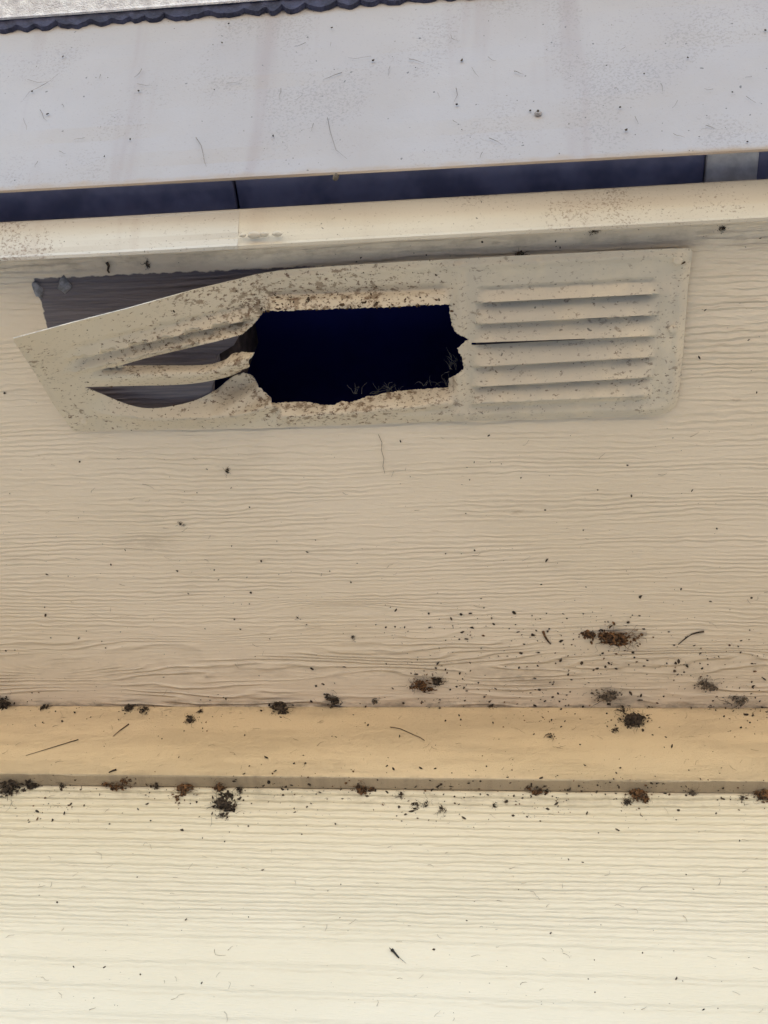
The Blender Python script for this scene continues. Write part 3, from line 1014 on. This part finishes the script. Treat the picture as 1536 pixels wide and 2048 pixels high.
# crumbs lying on the vent sheet itself
bm_v, spots = [], []
ids = rs_.permutation(len(V))
used = np.zeros(len(V), bool)
used[T.ravel()] = True
v, fc = [], []
b = bmesh.new()
lump(b, (0, 0, 0), 1, 1, 1, rg, 1, 0.4)
b.verts.ensure_lookup_table()
bvs, bfs = [tuple(q.co) for q in b.verts], [tuple(q.index for q in f_.verts) for f_ in b.faces]
b.free()
dvv = segdist(V, void)
cnt = 0
for i in ids:
    if not used[i] or cnt > 520:
        continue
    pr = 0.05 + 0.8 * math.exp(-dvv[i] / 16.0) + 0.5 * math.exp(-((V[i, 0] - 690) / 180) ** 2) * (V[i, 1] < 640)
    if 500 < V[i, 0] < 880 and 588 < V[i, 1] < 624:
        pr += 0.3
    if rg.random() > pr:
        continue
    cnt += 1
    if mnoise.noise(Vector((V[i, 0] / 38, V[i, 1] / 30, 4.0))) < -0.02 and not (588 < V[i, 1] < 624 and V[i, 0] < 900):
        continue
    crust = 500 < V[i, 0] < 880 and 588 < V[i, 1] < 624
    r = rg.uniform(0.00013, 0.00036) * (1.8 if crust else 1.0) * (2.0 if rg.random() < 0.06 else 1)
    ofs = len(v)
    th = rg.uniform(0, 6.28)
    sx = rg.uniform(0.8, 2.4)
    for (x, y, z) in bvs:
        X_, Y_ = x * r * sx, y * r
        v.append((W[i, 0] + X_ * math.cos(th) - Y_ * math.sin(th), W[i, 1] + X_ * math.sin(th) + Y_ * math.cos(th), W[i, 2] - r * 0.3 + z * r * 0.6))
    fc += [tuple(q + ofs for q in f_) for f_ in bfs]
o = pyd('dirt_flecks', v, fc, m_fleck)
o['kind'] = 'stuff'
o['label'] = 'brown dirt flecks round the torn edge'
adopt(o, vent)


for (px, py) in ((168, 842), (1346, 657), (1357, 521)):
    k_ = int(np.argmin((V[:, 0] - px) ** 2 + (V[:, 1] - py) ** 2 + 1e9 * ~used))
    bm = bmesh.new()
    bmesh.ops.create_uvsphere(bm, u_segments=14, v_segments=8, radius=1)
    for v_ in bm.verts:
        v_.co = Vector((v_.co.x * 0.0029, v_.co.y * 0.0029, v_.co.z * 0.0013))
    me = bpy.data.meshes.new('screw_head')
    bm.to_mesh(me)
    bm.free()
    o = link('screw_head', me, m_vent, None, True)
    o.location = tuple(W[k_])
    adopt(o, vent)


# ------------------------------------------------------------------ countable clumps of debris
def clump(px, py, wpx, hpx, mat, label, seed, twigs=3, name='debris_clump', group='debris clumps stuck to the boards', loose=0.5, lift=0.6):
    rg = random.Random(seed)
    p, nr = surf(px, py)
    a, b, c = frame(nr)
    p = Vector(p)
    dist = np.linalg.norm(np.array(p) - CAM)
    k = dist / F
    sx, sy = wpx * k * 0.68, hpx * k * 0.68 / 0.8
    bm = bmesh.new()
    cen = [(0.0, 0.0, 0.26)] + [(rg.gauss(0, 0.45), rg.gauss(0, 0.4), rg.uniform(0.10, 0.26)) for _ in range(rg.randrange(2, 5))]
    n = int(40 + wpx * hpx / 11)
    for i in range(n):
        c0 = cen[rg.randrange(len(cen))] if rg.random() < 0.85 else (0, 0, 0.6)
        u, v_ = c0[0] + rg.gauss(0, c0[2]), c0[1] + rg.gauss(0, c0[2])
        rad = math.hypot(u, v_)
        r = min(sx, sy) * rg.uniform(0.06, 0.18) * (1.15 if rad < 0.5 else 0.7)
        hgt = max(0, (1 - rad * 0.8)) * min(sx, sy) * lift * rg.random()
        q = p + a * (u * sx) + b * (v_ * sy) + c * (hgt + r * 0.2)
        lump(bm, q, r * rg.uniform(0.7, 1.6), r * rg.uniform(0.5, 1.1), r * rg.uniform(0.4, 0.8), rg, 1, 0.4)
    for i in range(twigs):
        th = rg.uniform(0, 6.28)
        L = max(sx, sy) * rg.uniform(0.5, 1.25)
        q = p + a * rg.gauss(0, sx * 0.3) + b * rg.gauss(0, sy * 0.3) + c * (min(sx, sy) * 0.3)
        path = []
        for j in range(5):
            path.append(tuple(q))
            th += rg.gauss(0, 0.5)
            q = q + (a * math.cos(th) + b * math.sin(th)) * (L / 4) + c * rg.gauss(0, L * 0.03)
        tube_mesh(bm, path, rg.uniform(0.0002, 0.00042), 0.00012, 4)
    for i in range(int(6 + wpx * hpx / 60)):
        th = rg.uniform(0, 6.28)
        q = p + a * rg.gauss(0, sx * 0.45) + b * rg.gauss(0, sy * 0.45) + c * (min(sx, sy) * 0.3 * rg.random())
        path = []
        for j in range(4):
            path.append(tuple(q))
            th += rg.gauss(0, 0.8)
            q = q + (a * math.cos(th) + b * math.sin(th)) * (min(sx, sy) * rg.uniform(0.15, 0.4)) + c * rg.gauss(0, 0.0004)
        tube_mesh(bm, path, 0.00012, 0.00008, 3)
    bmesh.ops.translate(bm, verts=bm.verts[:], vec=-p)
    me = bpy.data.meshes.new(name)
    bm.to_mesh(me)
    bm.free()
    o = link(name, me, mat)
    o.location = p
    return tag(o, label, 'debris clump', group)


CL = [
    (1234, 1274, 78, 34, m_rust, 'large frayed brown clump, highest clump on the soffit at right', 6),
    (842, 1366, 36, 26, m_rust, 'rusty clump just above the trim board, left of a dark webby scrap', 4),
    (874, 1358, 22, 26, m_dark, 'dark webby scrap beside the rusty clump above the trim board', 4),
    (1216, 1390, 42, 24, m_grey, 'soft grey fuzz ball above the black forked clump', 2),
    (1414, 1369, 36, 22, m_grey, 'oval grey brown clump on the soffit near the right edge', 3),
    (1476, 1402, 38, 18, m_grey, 'faint thin tangle on the soffit nearest the right edge', 4),
    (1423, 1412, 14, 14, m_dark, 'small dark crumb in the soffit corner below the oval clump', 1),
    (986, 1411, 16, 14, m_dark, 'small round dark crumb in the soffit corner right of centre', 1),
    (1266, 1442, 56, 28, m_dark, 'black forked clump hanging on the yellowish trim board', 5),
    (1246, 1420, 12, 30, m_dark, 'thin black upright stalk above the black forked clump', 2),
    (1232, 1460, 20, 9, m_dark, 'little black crumb under the black forked clump', 1),
    (668, 1398, 26, 24, m_dark, 'dark ragged clump above the corner at the middle of the trim board', 4),
    (562, 1415, 34, 34, m_dark, 'round black ball of dirt on the top edge of the trim board', 2),
    (752, 1401, 16, 12, m_grey, 'small greyish crumb right of the ragged middle clump', 1),
    (259, 1418, 26, 17, m_dark, 'dark crumb pair in the left soffit corner, the left one', 2),
    (289, 1420, 26, 13, m_dark, 'slanting dark crumb in the left soffit corner, right one of a pair', 1),
    (92, 1415, 18, 13, m_dark, 'small dark crumb in the corner near the left edge', 2),
    (10, 1404, 30, 26, m_dark, 'dark dirt patch in the soffit corner at the left edge', 4),
    (381, 1441, 20, 18, m_dark, 'curled leaf scrap on the trim board below a small crumb', 2),
    (400, 1424, 11, 9, m_dark, 'tiny crumb on the trim board above the curled leaf scrap', 1),
    (1102, 1473, 24, 9, m_dark, 'thin dark scrap on the right half of the yellowish trim board', 2),
    (20, 1578, 46, 34, m_dark, 'twiggy dark clump under the trim board at the left edge', 9),
    (62, 1570, 26, 20, m_dark, 'brown twiggy clump under the trim board, second from left edge', 5),
    (125, 1571, 14, 12, m_dark, 'small dark crumb under the trim board right of the twiggy clumps', 2),
    (236, 1573, 46, 22, m_rust, 'flat brown and black clump under the left part of the trim board', 5),
    (313, 1573, 18, 14, m_dark, 'dark crumb under the trim board left of the tall rusty clump', 2),
    (371, 1577, 34, 40, m_rust, 'tall rusty orange clump under the trim board', 3),
    (437, 1573, 26, 22, m_rust, 'brown clump under the trim board right of the tall rusty clump', 2),
    (479, 1582, 15, 32, m_dark, 'upright black crust under the trim board, top of a branching crust', 2),
    (446, 1610, 46, 32, m_dark, 'branching black crust on the siding below the brown clump', 5),
    (447, 1632, 14, 16, m_dark, 'black lower tip of the branching crust on the siding', 2),
    (725, 1578, 32, 28, m_rust, 'brown furry clump under the middle of the trim board', 5),
    (802, 1590, 12, 18, m_dark, 'dark upright crumb right of the brown furry middle clump', 2),
    (832, 1611, 28, 12, m_dark, 'dark flat crust on the siding right of the middle clump', 2),
    (853, 1608, 12, 14, m_dark, 'grey black pellet at the right end of the flat crust', 1),
    (884, 1622, 14, 18, m_dark, 'dark pellet on the siding, second right of the flat crust', 1),
    (990, 1612, 11, 15, m_dark, 'lone black pellet on the siding right of centre', 0),
    (1013, 1604, 9, 10, m_dark, 'tiny pellet up and right of the lone black pellet', 0),
    (1078, 1583, 36, 20, m_rust, 'thin brown tangle under the trim board right of centre', 6),
    (1273, 1590, 34, 28, m_rust, 'reddish brown clump under the trim board below the black forked clump', 5),
    (1254, 1605, 20, 15, m_dark, 'dark crumb at lower left of the reddish brown clump', 2),
    (1385, 1584, 20, 14, m_grey, 'small greyish tuft under the trim board near the right', 3),
    (1484, 1599, 12, 15, m_dark, 'black crumb on the siding near the right edge', 1),
    (1528, 1592, 36, 30, m_rust, 'brown twiggy clump under the trim board at the right edge', 8),
    (455, 941, 11, 12, m_dark, 'lone black speck on the soffit below the torn vent', 1),
    (362, 1047, 11, 9, m_dark, 'black speck on the soffit left of centre', 0),
    (705, 1274, 9, 10, m_dark, 'lone black pellet on the soffit at the middle', 0),
    (1042, 507, 22, 15, m_dark, 'dark crumb lodged on the top edge of the vent', 2),
    (1188, 463, 26, 8, m_dark, 'black crumbs below the pale trim strip, above the right louvres', 1),
    (1443, 457, 20, 10, m_dark, 'black flakes below the pale trim strip, right of the vent', 1),
    (296, 527, 13, 17, m_grey, 'grey smudge of web above the bare wood patch', 1),
]
for i, (px, py, w_, h_, mt, lb, tw) in enumerate(CL):
    clump(px, py, w_, h_, mt, lb, 100 + i, tw)


def sliver(name, pts, r0, r1, mat, label, cat, lift=0.0006):
    bm = bmesh.new()
    path = []
    for (x, y) in pts:
        p, nr = surf(x, y)
        path.append(tuple(Vector(p) + Vector(nr) * lift))
    P0 = Vector(path[0])
    path = [Vector(q) - P0 for q in path]
    tube_mesh(bm, path, r0, r1, 6)
    me = bpy.data.meshes.new(name)
    bm.to_mesh(me)
    bm.free()
    o = link(name, me, mat, None, True)
    o.location = P0
    return tag(o, label, cat)


sliver('bark_sliver', [(1086, 1262), (1090, 1272), (1095, 1280), (1101, 1287)], 0.0011, 0.0005, m_rust, 'slanting brown sliver on the soffit left of the large frayed clump', 'sliver')
sliver('black_twig', [(1356, 1288), (1372, 1275), (1384, 1267), (1396, 1264), (1408, 1262)], 0.0003, 0.0008, m_dark, 'black bent twig on the soffit right of the large frayed clump', 'twig')
sliver('grass_twig', [(52, 1512), (95, 1499), (140, 1485), (157, 1480)], 0.0002, 0.00045, m_dark, 'long thin dark twig on the left of the trim board', 'twig')
sliver('grass_scrap', [(226, 1474), (240, 1462), (258, 1449)], 0.0002, 0.0006, m_hair, 'short brown blade slanting on the trim board right of the long twig', 'twig')
sliver('seed_husk', [(218, 1546), (226, 1542), (233, 1540)], 0.0005, 0.0009, m_dark, 'small black husk on the lower edge of the trim board at left', 'husk')
sliver('dirt_curl', [(214, 524), (218, 531), (216, 540), (219, 545)], 0.0010, 0.0005, m_dark, 'dark curl of dirt on the soffit above the bare wood patch', 'dirt')
sliver('root_fibre', [(780, 1455), (800, 1458), (822, 1468), (842, 1477), (849, 1482)], 0.0003, 0.0003, m_hair, 'bent brown root fibre on the middle of the trim board', 'fibre')
sliver('hair_fibre', [(757, 868), (764, 884), (763, 900), (768, 916), (766, 932), (770, 946)], 0.00016, 0.00012, m_hair, 'thin reddish hair on the soffit below the hole', 'fibre')

# dead insect on the siding
p, nr = surf(790, 1907)
ins_o = empty('dead_insect', tuple(p), 'small dead black insect with a pale leg on the white lower siding', 'insect')
for (nm_, q0, q1, r_, mt) in (('head', (784, 1901), (788, 1905), 0.0012, m_black), ('body', (787, 1904), (798, 1917), 0.0008, m_black), ('leg', (797, 1915), (812, 1928), 0.00016, m_straw), ('antenna', (784, 1902), (779, 1897), 0.0003, m_dark)):
    a_, b_ = np.array(ony(*q0, YW)), np.array(ony(*q1, YW))
    bm = bmesh.new()
    tube_mesh(bm, [tuple(a_ + (b_ - a_) * t + np.array([0, -0.0009, 0])) for t in np.linspace(0, 1, 5)], r_, r_ * 0.6, 8)
    me = bpy.data.meshes.new(nm_)
    bm.to_mesh(me)
    bm.free()
    adopt(link(nm_, me, mt, None, True), ins_o)

# old caulk blobs at the corner of the bare patch
for (px, py, rx, ry, lb) in ((76, 580, 0.0030, 0.0062, 'grey dried caulk bead at the corner of the bare wood patch'),
                             (129, 570, 0.0045, 0.0058, 'pale dried caulk blob on the bare wood patch')):
    bm = bmesh.new()
    lump(bm, (0, 0, 0), 1, 1, 1, random.Random(int(px)), 2, 0.3)
    for v_ in bm.verts:
        v_.co = Vector((v_.co.x * rx, v_.co.y * ry, v_.co.z * 0.0022))
    me = bpy.data.meshes.new('caulk_blob')
    bm.to_mesh(me)
    bm.free()
    o = link('caulk_blob', me, m_caulk, None, True)
    o.location = tuple(onz(px, py, ZS))
    tag(o, lb, 'caulk')

# joist end and straw inside the hole
p0 = onz(470, 690, ZS + 0.02)
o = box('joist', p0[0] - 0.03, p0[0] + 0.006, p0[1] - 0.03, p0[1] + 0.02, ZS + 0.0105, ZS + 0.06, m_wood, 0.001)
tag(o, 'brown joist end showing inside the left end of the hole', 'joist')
rg = random.Random(77)
for nm_, spots, lb in (('nest_straw', [(rg.uniform(898, 926), rg.uniform(712, 745)) for _ in range(16)], 'grey straw ends poking from the right edge of the hole'),
                       ('nest_straw', [(rg.uniform(702, 800), 788) for _ in range(26)], 'row of fine grey straw along the bottom edge of the hole'),
                       ('nest_straw', [(rg.uniform(845, 896), 772) for _ in range(10)], 'few grey straw ends at the lower right corner of the hole')):
    bm = bmesh.new()
    for (x, y) in spots:
        q = Vector(onz(x, y, ZS + 0.004))
        th = rg.gauss(-math.pi / 2, 0.5)
        path = []
        L = rg.uniform(0.004, 0.010)
        for j in range(5):
            path.append(tuple(q))
            th += rg.gauss(0, 0.5)
            q = q + Vector((math.cos(th), math.sin(th), rg.uniform(-0.1, 0.5))) * (L / 4)
        tube_mesh(bm, path, 0.00018, 0.0001, 4)
    me = bpy.data.meshes.new(nm_)
    bm.to_mesh(me)
    bm.free()
    o = link(nm_, me, m_straw)
    tag(o, lb, 'straw', 'straw in the vent hole')

# screw in the gutter face and a water drop under its lip
def on_gutter(px, py):
    d = rays(px, py)
    nrm = np.array([0, -math.cos(tilt), -math.sin(tilt)])
    q = np.array([0, gy - 0.001, gz])
    return CAM + d * (((q - CAM) @ nrm) / (d @ nrm)), nrm


p, nr = on_gutter(1076, 226)
scr = empty('gutter_screw', tuple(p), 'small painted screw head on the right half of the gutter face', 'screw')
bm = bmesh.new()
bmesh.ops.create_cone(bm, cap_ends=True, segments=16, radius1=0.0022, radius2=0.0015, depth=0.0016)
bmesh.ops.rotate(bm, verts=bm.verts[:], cent=(0, 0, 0), matrix=Vector((0, 0, 1)).rotation_difference(Vector(nr)).to_matrix())
bmesh.ops.translate(bm, verts=bm.verts[:], vec=Vector(p) + Vector(nr) * 0.0008)
me = bpy.data.meshes.new('screw_head')
bm.to_mesh(me)
bm.free()
adopt(link('screw_head', me, m_gutter), scr)
bm = bmesh.new()
bmesh.ops.create_cone(bm, cap_ends=True, segments=6, radius1=0.0008, radius2=0.0008, depth=0.0004)
bmesh.ops.rotate(bm, verts=bm.verts[:], cent=(0, 0, 0), matrix=Vector((0, 0, 1)).rotation_difference(Vector(nr)).to_matrix())
bmesh.ops.translate(bm, verts=bm.verts[:], vec=Vector(p) + Vector(nr) * 0.0018)
me = bpy.data.meshes.new('socket')
bm.to_mesh(me)
bm.free()
adopt(link('socket', me, m_dark), scr)
bm = bmesh.new()
lump(bm, (0, 0, 0), 0.0018, 0.0018, 0.0030, random.Random(1), 2, 0.05)
me = bpy.data.meshes.new('rust_drip')
bm.to_mesh(me)
bm.free()
o = link('rust_drip', me, m_grey, None, True)
o.location = tuple(onz(672, 353, ZS - 0.002))
tag(o, 'small hardened drip hanging under the gutter lip near the middle', 'drip')

# dark dirt spots on the gutter face
rg = random.Random(31)
v, fc = [], []
for i in range(150):
    x, y = rg.uniform(0, 1536), rg.uniform(30, 360)
    if y > 375 - 0.052 * x:
        continue
    if rg.random() > 0.35 + 0.6 * (x > 900) * (y > 160):
        continue
    p, nr = on_gutter(x, y)
    p = Vector(p) + Vector(nr) * 0.0003
    a, b, c = frame(nr)
    r = 0.0002 + 0.0006 * rg.random() ** 3
    ofs = len(v)
    th = rg.uniform(0, 6.28)
    sx = rg.uniform(0.8, 2.0)
    for (xx, yy, zz) in bvs:
        v.append(p + a * (xx * r * sx * math.cos(th) - yy * r * math.sin(th)) + b * (xx * r * sx * math.sin(th) + yy * r * math.cos(th)) + c * zz * r * 0.5)
    fc += [tuple(q + ofs for q in f_) for f_ in bfs]
o = pyd('gutter_specks', v, fc, m_dark)
tag(o, 'dark specks of dirt dotted over the gutter face', 'debris', None, 'stuff')

# thin dark scratches and stuck fibres on the gutter face
rg = random.Random(63)
bm = bmesh.new()
arcs = [[(930, 285), (918, 305), (895, 322), (852, 331)], [(912, 176), (915, 190), (908, 204)], [(655, 235), (660, 262), (672, 300), (694, 318)]]
for i in range(46):
    x, y = rg.uniform(0, 1536), rg.uniform(60, 350)
    if y > 360 - 0.052 * x:
        continue
    th = rg.uniform(0, 3.14)
    L = rg.uniform(8, 34) * (2 if rg.random() < 0.12 else 1)
    pth = []
    for j in range(4):
        pth.append((x, y))
        th += rg.gauss(0, 0.35)
        x += math.cos(th) * L / 3
        y += math.sin(th) * L / 3
    arcs.append(pth)
for pth in arcs:
    if any(y > 368 - 0.052 * x for x, y in pth):
        continue
    tube_mesh(bm, [tuple(np.array(on_gutter(x, y)[0]) + on_gutter(x, y)[1] * 0.00012) for x, y in pth], rg.uniform(0.00008, 0.00022), 0.00005, 3)
me = bpy.data.meshes.new('gutter_scratches')
bm.to_mesh(me)
bm.free()
tag(link('gutter_scratches', me, m_grey), 'thin dark scratches and stuck fibres on the gutter face', 'debris', None, 'stuff')
